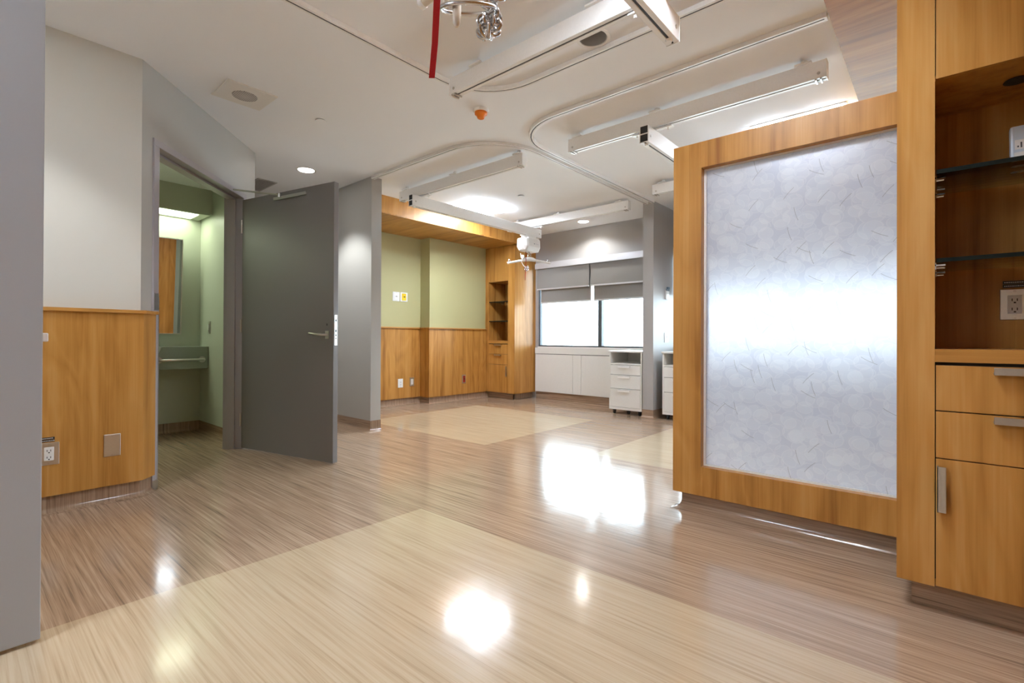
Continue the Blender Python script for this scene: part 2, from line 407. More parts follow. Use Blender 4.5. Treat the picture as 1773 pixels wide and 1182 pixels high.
# bathroom shell
struct(MB().box(-5.90, -.45, 0, -5.765, 1.727, H).build('wall_bathroom_mirror_side', BATHP))
struct(MB().box(-5.765, 1.72, 0, -4.64, 1.7268, 2.4).build('wall_bathroom_side', BATHP))
struct(MB().box(-5.765, -.55, 0, -3.74, -.45, H).build('wall_bathroom_far', BATHP))
struct(MB().prism([(-5.765, -.45), (-3.742, -.45), (-3.742, .70), (-4.76, 1.72), (-5.765, 1.72)], 2.40, H - .02).build('ceiling_bathroom', CEIL))
m = MB().box(-5.765, -.45, 2.165, -5.43, 1.72, 2.40)
struct(m.build('trim_bathroom_bulkhead', BATHP))

# coved bases: path runs with the room on the left
def cove_prof(z=.1, t=.004, r=.035, out=0.0):
    pts = [(-.003, z)] + [(t, z)]
    for k in range(0, 9):
        a = math.pi / 2 * k / 8; pts.append((t + out + r - r * math.cos(a) , r - r * math.sin(a) + .0015))
    pts += [(t + out + r + .002, .0005), (-.003, .0005)]
    return pts
def base(name, path, z=.1, **k): return struct(MB().sweep(path, cove_prof(z, **k)).build(name, COVE, smooth=True))
base('baseboard_left', [(XL - .0, -1.7), (XL, .765 + .0)][::1] and [dw(.105, 0), dw(0, 0), (XL, -1.7)][::1], .1)
base('baseboard_bay_stub', [(-4.427, 2.992), (-4.427, 2.872), (-6.38, 2.872)], .1)
base('baseboard_green', [(-5.58, 5.80), (-5.58, 4.59), (-5.79, 4.59), (-5.79, 2.995)], .1)
base('baseboard_window_stub', [(-2.61, YW - .01), (-2.61, 5.585), (-2.745, 5.585), (-2.745, YW - .02)], .1)
base('baseboard_bathroom', [(-4.66, 1.72), (-5.765, 1.72), (-5.765, -.44)], .1)
base('baseboard_right_bay', [(.675, 2.9), (.675, 6.2)], .1)

# soffits clad in maple
def soffit(name, x0, x1, y0, y1, zb=2.41):
    o = MB().box(x0, y0, zb, x1, y1, H - .001).build(name, WOOD_X); return struct(o)
struct(MB().box(-5.79, 2.995, 2.41, -4.90, YW, 2.425).build('trim_1', WOOD_X))
struct(MB().box(-4.92, 2.995, 2.425, -4.90, YW, H).build('trim_2', WOOD_V))
struct(MB().box(-.38, -1.75, 2.41, .68, YW, 2.425).build('trim_3', WOOD_X))
struct(MB().box(-.38, -1.75, 2.425, -.36, YW, H).build('trim_4', WOOD_V))

# ================================================================== WINDOWS
def window(name, x0, x1, muls):
    r = thing(name, (x0, YW, WZ0), None, None, kind='structure')
    yf0, yf1 = YW + .03, YW + .09
    m = MB().box(x0, yf0, WZ0, x1, yf1, WZ0 + .022).box(x0, yf0, WZ1 - .03, x1, yf1, WZ1).box(x0, yf0, WZ0, x0 + .02, yf1, WZ1).box(x1 - .02, yf0, WZ0, x1, yf1, WZ1)
    m.build('window_frame', ALU, r)
    for mx in muls: bx('mullion', ALU, mx - .03, yf0 - .01, WZ0 + .022, mx + .03, yf1, WZ1 - .03, parent=r)
    xs = [x0 + .02] + [v for mx in muls for v in (mx - .03, mx + .03)] + [x1 - .02]
    for a, b in zip(xs[::2], xs[1::2]): bx('pane', PANE, a, yf0 + .03, WZ0 + .022, b, yf0 + .036, WZ1 - .03, parent=r)
    bx('window_sill', WHITE, x0, YW - .012, WZ0 - .018, x1, yf0, WZ0, parent=r)
    return r
window('window_1', WL, WR, [-3.77]); window('window_2', WR2a, WR2b, [-1.5, -.5])

def shade(x0, x1, zlow, yoff, label, zt=2.06):
    r = thing('roller_shade', ((x0 + x1) / 2, YW - yoff, zlow), label, 'window shade', 'roller shades')
    bx('fabric', SHADE, x0, YW - yoff, zlow + .012, x1, YW - yoff + .002, zt, parent=r)
    MB().box(x0, YW - yoff - .006, zlow, x1, YW - yoff + .008, zlow + .022).build('hem_bar', SHADEBAR, r, bevel=.003)
    return r
val = thing('shade_cassette', (-3.8, YW, 2.06), 'pale grey aluminium valance box running above the left window', 'valance')
MB().box(-4.87, YW - .13, 2.055, -2.75, YW - .11, 2.135).build('fascia', SHADEBAR, val)
MB().box(-4.87, YW - .11, 2.135, -2.75, YW, 2.15).build('top_plate', SHADEBAR, val)
shade(-4.85, -3.885, 1.722, .095, 'grey roller shade at the left of the window, shorter front one of its pair')
shade(-3.855, -2.76, 1.722, .095, 'grey roller shade at the right of the window, shorter front one of its pair')
shade(-4.80, -3.875, 1.510, .055, 'grey roller shade at the left of the window, longer rear one of its pair')
shade(-3.825, -2.76, 1.510, .055, 'grey roller shade at the right of the window, longer rear one of its pair')
val2 = thing('shade_cassette', (-1.3, YW, 2.06), 'pale grey valance box over the window behind the frosted divider', 'valance')
MB().box(-2.60, YW - .13, 2.055, .34, YW - .11, 2.135).build('fascia', SHADEBAR, val2)
MB().box(-2.60, YW - .11, 2.06, .34, YW, 2.15).build('roller_housing', SHADEBAR, val2)
for a, b in ((-2.59, -1.53), (-1.47, -.53), (-.47, .33)):
    shade(a, b, 1.53, .055, {-2.59: 'grey roller shade behind the frosted divider, leftmost of three', -1.47: 'grey roller shade behind the frosted divider, middle of three', -.47: 'grey roller shade behind the frosted divider, rightmost of three'}[a])

# ================================================================== BATHROOM DOOR
d1 = thing('door_1', (dw(.7, 0)[0], dw(.7, 0)[1], 0), 'grey bathroom door standing open in its painted steel frame', 'door', kind='structure')
def wall_M(u, n=0, z=0):
    p = dw(u, n); Mt = Matrix.Identity(4)
    Mt[0][0], Mt[1][0] = DU.x, DU.y; Mt[0][1], Mt[1][1] = DN.x, DN.y; Mt.translation = Vector((p[0], p[1], z)); return Mt
MW = wall_M(0)
m = MB()
fw = .05
m.box(U0 - fw, -TH - .012, 0, U0, .012, ZT, MW).box(U1, -TH - .012, 0, U1 + fw, .012, ZT, MW).box(U0 - fw, -TH - .012, ZT, U1 + fw, .012, ZT + fw - .006, MW)
m.box(U0, -TH + .02, 0, U0 + .016, -.052, ZT, MW).box(U1 - .016, -TH + .02, 0, U1, -.052, ZT, MW).box(U0, -TH + .02, ZT - .016, U1, -.052, ZT, MW)
m.build('door_frame', FRAMEG, d1, bevel=.0015)
m = MB().box(U0 - fw - .001, .012, .0, U0 + .001, .0135, .06, MW).box(U0 - .004, -.05, .0, U0 + .0015, .0137, 1.2, MW)
m.box(U0 - fw + .004, .012, 1.12, U0 - .002, .0142, 1.225, MW)
m.build('jamb_guard', STEEL, d1)
# leaf
hp = Vector(dw(1.262, .004)); ang = math.radians(13.1)
ML = Matrix.Translation((hp.x, hp.y, 0)) @ Matrix.Rotation(ang, 4, 'Z')
LW, LT = 1.098, .044
leaf = MB().box(.0, 0, .012, LW, LT, 2.128, ML).build('door_leaf', DOORG, d1, bevel=.0015)
tag(leaf, 'dark grey painted door leaf')
for z in (.25, 1.05, 1.9):
    MB().tube([ML @ Vector((-.006, -.003, z - .055)), ML @ Vector((-.006, -.003, z + .055))], .008, 10).build('hinge', NICKEL, d1, smooth=True)
MB().box(LW - .0005, .009, .895, LW + .0025, .035, 1.125, ML).build('mortise_plate', NICKEL, leaf)
m = MB()
for z, h in ((.945, .008), (.965, .014), (.995, .02), (1.03, .004), (1.075, .016)): m.box(LW + .002, .016, z, LW + .0035, .027, z + h, ML)
m.build('latch', DARK, leaf)
lv = [(LW - .065, -.002, .975), (LW - .065, -.045, .975), (LW - .075, -.058, .976), (LW - .11, -.063, .978), (LW - .16, -.062, .983), (LW - .20, -.055, .987)]
m = MB().tube([ML @ Vector(p) for p in lv], [.010, .010, .011, .010, .009, .007], 12)
m.box(LW - .084, -.004, .945, LW - .046, 0, 1.005, ML)
m.build('lever_handle', NICKEL, leaf, smooth=True)
MB().box(LW - .071, -.003, 1.044, LW - .063, 0, 1.06, ML).build('keyhole', DARK, leaf)
cl = MB().box(.42, -.016, 2.068, .80, 0, 2.092, ML).build('door_closer', NICKEL, d1, bevel=.002); tag(cl, 'slim grey door closer channel and arm')
a0 = Vector((*dw(1.05, .03), 2.155)); a1 = ML @ Vector((.50, -.022, 2.10))
MB().tube([a0, a1], .008, 8).tube([a1 + Vector((0, 0, -.02)), a1 + Vector((0, 0, .012))], .012, 10).build('closer_arm', STEEL, cl, smooth=True)

# near-left open entry door leaf
d2 = thing('door_2', (-2.12, .2, 0), 'grey entry door leaf standing open at the left edge of the photo', 'door', kind='structure')
lf = MB().box(-2.155, -.92, .012, -2.11, .198, 2.13).build('door_leaf', GREY_DOOR if 'GREY_DOOR' in globals() else paint('lilac_grey_door_paint', (.355, .365, .385), .4, .4, .02), d2, bevel=.003)
MB().box(-2.142, .197, .935, -2.122, .212, .962).build('latch', WHITE, lf, bevel=.003)

# ================================================================== WAINSCOTS
def wains(label, path, z0=.1, z1=1.09, t=.022, rail=.018, railz=.02, rpath=None):
    r = thing('wainscot_panel', (path[0][0], path[0][1], z0), label, 'wall panelling', 'maple wall panelling')
    MB().sweep(path, [(.0, z0), (t, z0), (t, z1), (0, z1)]).build('panel', WOOD_V, r)
    MB().sweep(rpath or path, [(.0, z1), (t + rail, z1), (t + rail, z1 + railz), (0, z1 + railz)]).build('chair_rail', WOOD_Y, r, bevel=.002)
    return r
wains('honey maple wainscot with flat rail on the near left wall, beside the bathroom door', [dw(.095, .001), dw(-.004, .001), (XL + .001, -1.7)], .1, 1.09, .028)
wains('honey maple wainscot under the green wall, recessed stretch nearest the grey wall stub', [(-5.789, 4.566), (-5.789, 3.0)], rpath=[(-5.789, 4.548), (-5.789, 3.0)])
wains('honey maple wainscot under the green wall, projecting stretch beside the tall cabinet', [(-5.579, 5.745), (-5.579, 4.589), (-5.766, 4.589)])

# ================================================================== TALL NICHE CABINETS
def niche_cabinet(x0, x1, yf, yb, xn0, xn1, label, side, grp):
    """stile | niche | stile, niche from z .92 to 1.858, drawers and door below"""
    ztop = 2.404; r = thing('tall_cabinet', (x0, yf, 0), label, 'cabinet', grp)
    yn = yf + .40; zs = .876; zn = .921; zt = 1.858; T = .02
    m = MB()
    for a, b in ((x0, xn0), (xn1, x1)):
        if b - a > .03: m.box(a, yf, .1, b, yf + .02, ztop)
        m.box(a if a == x0 else b - .02, yf + .02, .1, a + .02 if a == x0 else b, yb, ztop)
    m.box(xn0 - .02, yf + .02, .1, xn0, yn + .02, ztop).box(xn1, yf + .02, .1, xn1 + .02, yn + .02, ztop)
    m.box(xn0, yn, zs, xn1, yn + .02, zt + .1)           # niche back
    m.box(xn0, yf + .02, zt, xn1, yn, zt + .02)          # niche top
    m.box(xn0, yf + .02, .10, xn1, yn, .12)
    m.box(x0 + .02, yb - .012, .1, x1 - .02, yb, ztop)
    m.build('carcass', WOOD_V, r)
    bx('gap_shade_backing', DARK, xn0, yf + .0205, .121, xn1, yf + .05, zs - .001, parent=r)  # added black backing: darkens the drawer gaps and stops light leaking through
    bx('counter', WOOD_X, xn0, yf - .001, zs, xn1, yn, zn, parent=r, bevel=.001)
    g = .003
    up_ = bx('upper_door', WOOD_V, xn0 + g, yf, zt - .0, xn1 - g, yf + .019, ztop, parent=r)
    dz = ((.710, .865), (.547, .706))
    for a, b in dz:
        dr = bx('drawer', WOOD_V, xn0 + g, yf, a, xn1 - g, yf + .019, b, parent=r, bevel=.0008)
        hx = xn0 + .146; hz = b - .002
        bx('handle', NICKEL, hx, yf - .026, hz - .022, hx + .135, yf, hz - .016, parent=dr)
        o = MB().box(hx, yf - .028, hz - .024, hx + .135, yf - .024, hz).build('pull_lip', NICKEL, dr, bevel=.001)
    lo = bx('door', WOOD_V, xn0 + g, yf, .104, xn1 - g, yf + .019, .543, parent=r, bevel=.0008)
    if side == 'L': hx0 = xn0 + .006
    else: hx0 = xn1 - .030
    MB().box(hx0, yf - .026, .365, hx0 + .024, yf - .022, .520).box(hx0, yf - .026, .365, hx0 + .004, yf, .520).build('handle', NICKEL, lo, bevel=.001)
    m = MB().box(x0 + .04, yf + .06, .001, x1 - (.0 if side == 'L' else .045), yf + .075, .1)
    if side != 'L': m.box(x1 - .06, yf + .06, .001, x1 - .045, yb, .1)
    else: m.box(x0 + .04, yf + .075, .001, x0 + .055, yb - .07, .1)
    tk = m.build('toe_kick', COVE, r)
    for zg in (1.543, 1.235):
        sh = MB().box(xn0 + .004, yf + .012, zg - .010, xn1 - .004, yn - .04, zg).build('glass_shelf', SHELFG, r)
        MB().box(xn0 + .004, yf + .009, zg - .013, xn1 - .004, yf + .013, zg + .001).build('front_edge', EDGEG, sh)
        for xx in (xn0, xn1 - .028):
            for yy in (yf + .05, yn - .09):
                m = MB().box(xx, yy - .006, zg - .022, xx + .028, yy + .006, zg - .016).box(xx, yy - .006, zg - .034, xx + .003 if xx == xn0 else xx + .028, yy + .006, zg - .010)
                m.tube([(xx + .004, yy, zg - .028), (xx + .024, yy, zg - .028)], .003, 8)
                m.build('shelf_bracket', CHROME, sh)
    return r
CAB = niche_cabinet(-.12, .50, 2.25, 2.69, -.016, .40, 'tall maple cabinet at the right edge with dark niche, glass shelves and drawers', 'L', None)
MB().lathe((.20, 2.44, 1.857), [(.001, 0), (.034, 0), (.036, -.003), (.030, -.004), (.001, -.0035)], 28).build('puck_light', DARK, CAB)
CAB2 = niche_cabinet(-5.62, -4.97, 5.75, YW - .002, -5.51, -5.093, 'tall maple cabinet between the green wall and the window', 'R', None)
# solid glossy end panel toward the room
MB().box(-4.97, 5.7501, .1, -4.955, YW - .001, 2.404).build('end_panel', WOOD_V, CAB2)

# ================================================================== ROOM DIVIDER
YS = 2.70; SX0, SX1, SZ0, SZ1, ST = -1.142, .50, .10, 2.03, .13
dv = thing('room_divider', (-.3, YS, 0), 'maple framed divider holding a tall frosted panel with pressed leaves', 'room divider')
ox0, ox1, oz0, oz1 = -.986, .36, .258, 1.888
m = MB().box(SX0, YS, SZ0, ox0, YS + ST, SZ1).box(ox1, YS, SZ0, SX1, YS + ST, SZ1).box(ox0, YS, SZ0, ox1, YS + ST, oz0).box(ox0, YS, oz1, ox1, YS + ST, SZ1)
m.build('frame', WOOD_V, dv, bevel=.0008)
m = MB()
for yy in (YS + .048, YS + .074):
    m.box(ox0, yy - .006, oz0, ox0 + .012, yy, oz1).box(ox1 - .012, yy - .006, oz0, ox1, yy, oz1).box(ox0 + .012, yy - .006, oz0, ox1 - .012, yy, oz0 + .010).box(ox0 + .012, yy - .006, oz1 - .010, ox1 - .012, yy, oz1)
m.build('glazing_bead', WHITE, dv)  # white puts the light reflected on the divider sill into the bead colour
pn = MB().box(ox0 + .002, YS + .052, oz0 + .002, ox1 - .002, YS + .064, oz1 - .002).build('frosted_panel', RESIN, dv)
tag(pn, 'translucent frosted panel with round pressed leaves')
pth = [(SX1, YS + .05), (SX0 + .05, YS + .05), (SX0 + .05, YS + ST - .05), (SX1, YS + ST - .05)]
MB().sweep(pth[::-1], [(a - .03, z) for a, z in cove_prof(.1)] ).build('plinth', COVE, dv) if False else None
q = [(SX1, YS + .05), (SX0 + .055, YS + .05)]
arc = [(SX0 + .055 - .0 + .0, YS + .05)]
m = MB().sweep([(SX0 + .04, YS + ST - .05), (SX0 + .04, YS + .045), (SX1, YS + .045)][::-1], [(a, z) for a, z in cove_prof(.1, r=.05)])
m.build('coved_base', COVE, dv, smooth=True)

# ================================================================== LOW WINDOW CABINET
lc = thing('window_cabinet', (-4.93, YW, 0), 'long low grey white built-in cabinet under the left window', 'cabinet')
bx('top_band', OFFWH, -4.94, YW - .03, .718, -2.75, YW - .001, .812, parent=lc)
MB().box(-4.92, YW - .02, .12, -2.75, YW - .001, .712).build('carcass', DARK, lc)
xs = [-4.93, -4.203, -4.055, -3.33, -2.76]
for a, b in zip(xs, xs[1:]):
    o = bx('filler_panel' if b - a < .2 else 'door', OFFWH, a + .003, YW - .038, .115, b - .003, YW - .02, .708, parent=lc)
MB().box(-4.93, YW - .01, .001, -2.75, YW - .001, .115).build('toe_kick', COVE, lc)

# ================================================================== MOBILE PEDESTALS
def pedestal(x, label):
    yf = 5.60; w = .452; dpt = .47; r = thing('pedestal_cabinet', (x, yf, 0), label, 'cabinet', 'white bedside pedestals on casters')
    z0, z1 = .062, .805; t = .018
    m = MB().box(x, yf, z0, x + t, yf + dpt, z1 - .02).box(x + w - t, yf, z0, x + w, yf + dpt, z1 - .02).box(x + t, yf + dpt - .01, z0, x + w - t, yf + dpt, z1 - .02).box(x + t, yf, z0, x + w - t, yf + dpt, z0 + .03).box(x + t, yf, .630, x + w - t, yf + dpt - .01, .648)
    m.build('carcass', OFFWH, r)
    MB().box(x - .012, yf - .012, z1 - .02, x + w + .012, yf + dpt + .01, z1).build('top', OFFWH, r, bevel=.003)
    for a, b in ((.505, .625), (.330, .499), (.096, .324)):
        dr = bx('drawer', OFFWH, x + t + .002, yf - .002, a, x + w - t - .002, yf + .3, b, parent=r, bevel=.001)
        zz = b - .022
        MB().box(x + .135, yf - .028, zz - .012, x + .30, yf - .024, zz + .012).box(x + .135, yf - .028, zz + .008, x + .30, yf - .002, zz + .012).build('handle', WHITE, dr, bevel=.001)
    for cx, cy in ((x + .05, yf + .05), (x + w - .05, yf + .05), (x + .05, yf + dpt - .06), (x + w - .05, yf + dpt - .06), (x + w / 2, yf + .10)):
        m = MB().lathe((cx - .012, cy, .024), [(.004, 0), (.022, .001), (.024, .006), (.024, .018), (.022, .023), (.004, .024)], 18, 'X', True)
        m.box(cx - .016, cy - .014, .040, cx + .016, cy + .014, .062)
        m.build('caster', BLACKR, r, smooth=True)
    return r
pedestal(-3.215, 'white three drawer pedestal on casters standing under the window, left of the grey stub')
pedestal(-2.500, 'white three drawer pedestal on casters half hidden by the maple divider')

# ================================================================== CEILING: CURTAIN TRACKS
def rounded(pts, r, n=10):
    out = [pts[0]]
    for a, b, c in zip(pts, pts[1:], pts[2:]):
        a, b, c = Vector(a), Vector(b), Vector(c); d1_, d2_ = (a - b).normalized(), (c - b).normalized()
        p, q_ = b + d1_ * r, b + d2_ * r; cc = p + q_ - b
        for k in range(n + 1):
            t = k / n * math.pi / 2; out.append(tuple(cc + (p - cc) * math.cos(t) + (q_ - cc) * math.sin(t)))
    return out + [pts[-1]]
def track(path, label):
    r = thing('curtain_track', (path[0][0], path[0][1], H - .03), label, 'curtain rail', 'ceiling curtain tracks')
    w = .019; b = H - .026
    prof = [(-w, H - .0005), (-w, b), (-.005, b), (-.005, b + .012), (.005, b + .012), (.005, b), (w, b), (w, H - .0005)]
    MB().sweep(path, prof).build('rail', WHITE, r, smooth=False)
    MB().sweep(path, [(-.0048, b + .002), (.0048, b + .002), (.0048, b + .004), (-.0048, b + .004)]).build('groove', SLOT, r)
    p, q_ = Vector(path[-1]), Vector(path[-2]); d = (p - q_).normalized(); nn = Vector((-d.y, d.x))
    MB().prism([tuple(p + nn * .021), tuple(p - nn * .021), tuple(p + d * .012 - nn * .021), tuple(p + d * .012 + nn * .021)], b - .002, H - .0005).build('end_cap', WHITE, r)
    return r
track(rounded([(-2.405, -1.7), (-2.405, 2.46), (.60, 2.46)], .40), 'white curtain track curving over the near bay around the first lift rail')
track(rounded([(-4.43, 2.885), (-2.70, 2.885), (-2.70, 5.58)], .55), 'white curtain track from the left wall stub, curving along the far left bay')
track(rounded([(-.45, 2.945), (-2.615, 2.945), (-2.615, 5.58)], .45)[::-1], 'white curtain track ending free over the divider, curving toward the window stub')

# ================================================================== LIFT RAILS
def lift_rail(x0, x1, y, label, studs):
    r = thing('lift_rail', ((x0 + x1) / 2, y, 2.48), label, 'ceiling lift rail', 'fixed ceiling lift rails')
    w = .03; z0, z1 = 2.482, 2.585
    prof = [(-w, z0), (-.006, z0), (-.006, z0 + .02), (.006, z0 + .02), (.006, z0), (w, z0), (w, z1), (-w, z1)]
    MB().sweep([(x0, y), (x1, y)], prof).build('beam', WHITE, r, bevel=.002)
    bx('groove', SLOT, x0 + .03, y - .0055, z0 + .004, x1 - .03, y + .0055, z0 + .008, parent=r)
    for xa, s in ((x0, -1), (x1, 1)):
        MB().box(xa, y - .032, z0 - .004, xa + s * .006, y + .032, z1).build('end_cap', WHITE, r, bevel=.001)
        xi = xa - s * .035
        MB().lathe((xi, y - .030, z0 + .03), [(.001, -.003), (.008, -.003), (.009, 0)], 12, 'Y').box(xi - .02, y - .03, z0 - .010, xi - .010, y + .03, z0).box(xi + .006, y - .03, z0 - .010, xi + .014, y + .03, z0).build('end_stop', NICKEL, r)
    for xs_ in studs:
        MB().box(xs_ - .045, y - .045, z1, xs_ + .045, y + .045, z1 + .01).lathe((xs_, y, z1 + .01), [(.018, 0), (.018, .0255)], 14, cap=True).build('ceiling_bracket', WHITE, r)
    return r
lift_rail(-2.33, .55, 2.10, 'thick white lift rail nearest the camera, over the near bay', (-2.1, -1.28, -.3, .4))
lift_rail(-2.30, -.505, 3.37, 'white lift rail above the divider, nearer rail of the middle bay', (-2.22, -1.55, -.62))
lift_rail(-2.30, -.505, 4.93, 'white lift rail mostly hidden behind the divider, beside the curtain track', (-2.2, -1.3))
lift_rail(-4.55, -2.775, 3.34, 'white lift rail over the far left bay, nearer of its two', (-4.45, -3.67, -2.83))
lift_rail(-4.66, -2.775, 5.28, 'white lift rail over the far left bay, nearer the window', (-4.5, -3.8, -2.9))

def traverse(x, y0, y1, ycross, label):
    r = thing('traverse_rail', (x, (y0 + y1) / 2, 2.35), label, 'ceiling lift rail', 'sliding traverse rails of the patient lifts')
    w = .031; z0, z1 = 2.345, 2.462
    prof = [(-w, z0), (-.006, z0), (-.006, z0 + .012), (.006, z0 + .012), (.006, z0), (w, z0), (w, z1), (-w, z1)]
    MB().sweep([(x, y0), (x, y1)], prof).build('beam', WHITE, r, bevel=.002)
    bx('groove', DARK, x - .0055, y0 + .01, z0 + .003, x + .0055, y1 - .01, z0 + .006, parent=r)
    for ye, s in ((y0, -1), (y1, 1)):
        m = MB().box(x - .033, ye, z0 - .002, x - .028, ye + s * .003, z1 + .002).box(x + .028, ye, z0 - .002, x + .033, ye + s * .003, z1 + .002).box(x - .028, ye, z1 - .003, x + .028, ye + s * .003, z1 + .002).box(x - .028, ye, 2.40, x + .028, ye + s * .003, 2.408)
        m.box(x - .028, ye, z0 - .002, x + .028, ye + s * .003, z0 + .004)
        m.build('end_plate', WHITE, r)
        bx('end_opening', DARK, x - .028, ye - s * .001, z0 + .004, x + .028, ye + s * .001, z1 - .003, parent=r)
        MB().lathe((x, ye - s * .045, z0), [(.001, -.012), (.014, -.012), (.016, 0)], 14).build('end_stop', WHITE, r, smooth=True)
        MB().lathe((x + w, ye - s * .04, z0 + .05), [(.009, 0), (.009, .003), (.001, .003)], 12, 'X').build('screw', NICKEL, r)
    for yc in ycross:
        m = MB().box(x - .15, yc - .018, 2.462, x + .15, yc + .018, 2.470)
        for dx in (-.12, .12): m.box(x + dx - .006, yc - .004, 2.452, x + dx + .006, yc + .004, 2.484).lathe((x + dx, yc, 2.446), [(.008, 0), (.008, .012)], 10, cap=True)
        m.build('trolley', WHITE, r)
    return r
traverse(-.955, .05, 2.245, (2.10, .25), 'white sliding cross beam nearest the camera, seen from below at the top of the photo')
traverse(-1.585, 3.235, 5.05, (3.37, 4.93), 'white sliding cross beam with an open end, running behind the divider')
traverse(-4.205, 3.20, 5.40, (3.34, 5.28), 'white sliding cross beam carrying the lift motor in the far left bay')

# ================================================================== PATIENT LIFTS
def hoist(c, a, label, bar_ang, strap_len, zbar, near=False):
    """c: top centre under the traverse; a: motor yaw"""
    x, y, z = c; r = thing('patient_lift', c, label, 'patient lift', 'ceiling patient lifts')
    Mt = Matrix.Translation((x, y, z)) @ Matrix.Rotation(a, 4, 'Z')
    m = MB(); sect = []
    prof = [(-.165, .050, .050), (-.145, .088, .082), (-.12, .10, .09), (.11, .10, .09), (.14, .085, .082), (.165, .055, .055)]
    rings = []
    for px, hw, hh in prof:                              # chamfered housing, eight-sided section
        ring = [(hw, -hh * .35), (hw * .96, hh * .80), (hw * .86, hh), (-hw * .86, hh), (-hw * .96, hh * .80), (-hw, -hh * .35), (-hw * .62, -hh), (hw * .62, -hh)]
        rings.append([m.b.verts.new(Mt @ Vector((px, yy, zz - .13))) for yy, zz in ring])
    for p_, q_ in zip(rings, rings[1:]):
        for k in range(8): m.b.faces.new((p_[k], p_[(k + 1) % 8], q_[(k + 1) % 8], q_[k]))
    m.b.faces.new(rings[0][::-1]); m.b.faces.new(rings[-1])
    hs = m.build('motor_housing', WHITEPL, r, bevel=.006)
    MB().box(-.11, -.045, -.062, .11, .045, -.004, Mt).box(-.13, -.05, -.012, -.08, .05, -.003, Mt).build('hanger_block', WHITE, r, bevel=.004)
    MB().lathe(Mt @ Vector((0, 0, 0)), [(.001, 0), (.012, 0)], 12).build('button', DARK, hs) if False else None
    m = MB().box(-.012, -.1015, -.128, .0, -.0985, -.116, Mt); m.build('badge_dot', BLUEG, hs)
    m = MB().box(.012, -.1015, -.124, .085, -.0985, -.119, Mt); m.build('badge_lettering', SHADEBAR, hs)
    bx_, by_ = x, y
    MB().box(bx_ - .012, by_ - .002, zbar + .09, bx_ + .012, by_ + .002, z - .20).build('lifting_strap', BLACKR, r)
    # hook ring
    pts = [(bx_ + .016 * math.cos(t) * math.cos(bar_ang), by_ + .016 * math.cos(t) * math.sin(bar_ang), zbar + .055 + .032 * math.sin(t)) for t in [2 * math.pi * k / 20 for k in range(20)]]
    MB().tube(pts, .006, 8, True).box(bx_ - .014, by_ - .010, zbar + .078, bx_ + .014, by_ + .010, zbar + .098).build('hook', CHROME, r, smooth=True)
    ca, sa = math.cos(bar_ang), math.sin(bar_ang)
    def B(u, v, w): return Vector((bx_ + ca * u - sa * v, by_ + sa * u + ca * v, zbar + w))
    sb = MB().tube([B(u, 0, w) for u, w in ((-.085, -.008), (-.05, .004), (0, .010), (.05, .004), (.085, -.008))], [.021, .027, .03, .027, .021], 14).build('spreader_hub', WHITEPL, r, smooth=True)
    for s in (-1, 1):
        arm = MB().tube([B(s * .08, 0, -.006), B(s * .275, 0, -.042)], .0145, 12).build('spreader_arm', CREAM if near else WHITEPL, r, smooth=True)
        MB().tube([B(s * .275, 0, -.042), B(s * .290, 0, -.045)], .017, 12).build('end_cap', WHITE, arm, smooth=True)
        pts = [B(s * .262 + .014 * math.cos(t), 0, -.018 + .020 * math.sin(t)) for t in [math.pi * k / 10 * 1.35 - .2 for k in range(11)]]
        MB().tube(pts, .0035, 8).build('sling_hook', CHROME, arm, smooth=True)
    return r, B
# far hoist
HF, B1 = hoist((-4.205, 5.17, 2.345), math.radians(90), 'white patient lift motor with spreader bar hanging in the far left bay', math.radians(41), .3, 2.02)
def coil(c, r, label=None, h=.075, loops=13, wire=.004, R=.018, ang=0.0, parent=None, name='cable_coil', mat=None):
    """bunch of spring loops fanned round a stem, as on the hand control cable"""
    m = MB()
    for k in range(loops):
        a = 2 * math.pi * k / loops * 2.0; zc = -h * .08 * k / loops * 3
        cc = Vector(c) + Vector((math.cos(a) * R * .9, math.sin(a) * R * .9, -h * (.25 + .65 * k / loops)))
        d = Vector((math.cos(a), math.sin(a), 0)); n = Vector((0, 0, 1)); tilt = (k / loops - .3) * .9
        uz = (n * math.cos(tilt) - d * math.sin(tilt)); ud = (d * math.cos(tilt) + n * math.sin(tilt))
        pts = [cc + ud * (R * 1.05 * math.cos(t)) + uz * (R * .95 * math.sin(t)) for t in [2 * math.pi * j / 16 for j in range(16)]]
        m.tube(pts, wire, 8, True)
    return m.build(name, mat or COIL, parent, smooth=True)
coil(B1(-.03, -.02, -.085), HF, h=.07, R=.015, wire=.003, parent=HF)
pts = [B1(-.085, -.02, .02), B1(-.10, -.02, -.03), B1(-.07, -.02, -.085), B1(-.03, -.02, -.10)]
MB().tube(pts, .004, 8).lathe(B1(-.09, -.04, .035), [(.001, 0), (.026, 0), (.026, .016), (.001, .016)], 18, 'Y').tube([B1(-.105, -.02, .04), B1(-.112, -.02, .085)], .004, 8).build('hand_control', WHITEPL, HF, smooth=True)
m = MB().tube([B1(-.045, -.03, .20), B1(-.04, -.03, 0), B1(-.043, -.03, -.13), B1(-.05, -.03, -.28)], [.004, .004, .004, .003], 6)
tag(m.build('emergency_cord', RED, HF, smooth=True), 'thin red emergency cord')
MB().tube([B1(.035, -.02, .20), B1(.033, -.02, .02)], .0015, 6).build('control_cable', WHITE, HF)

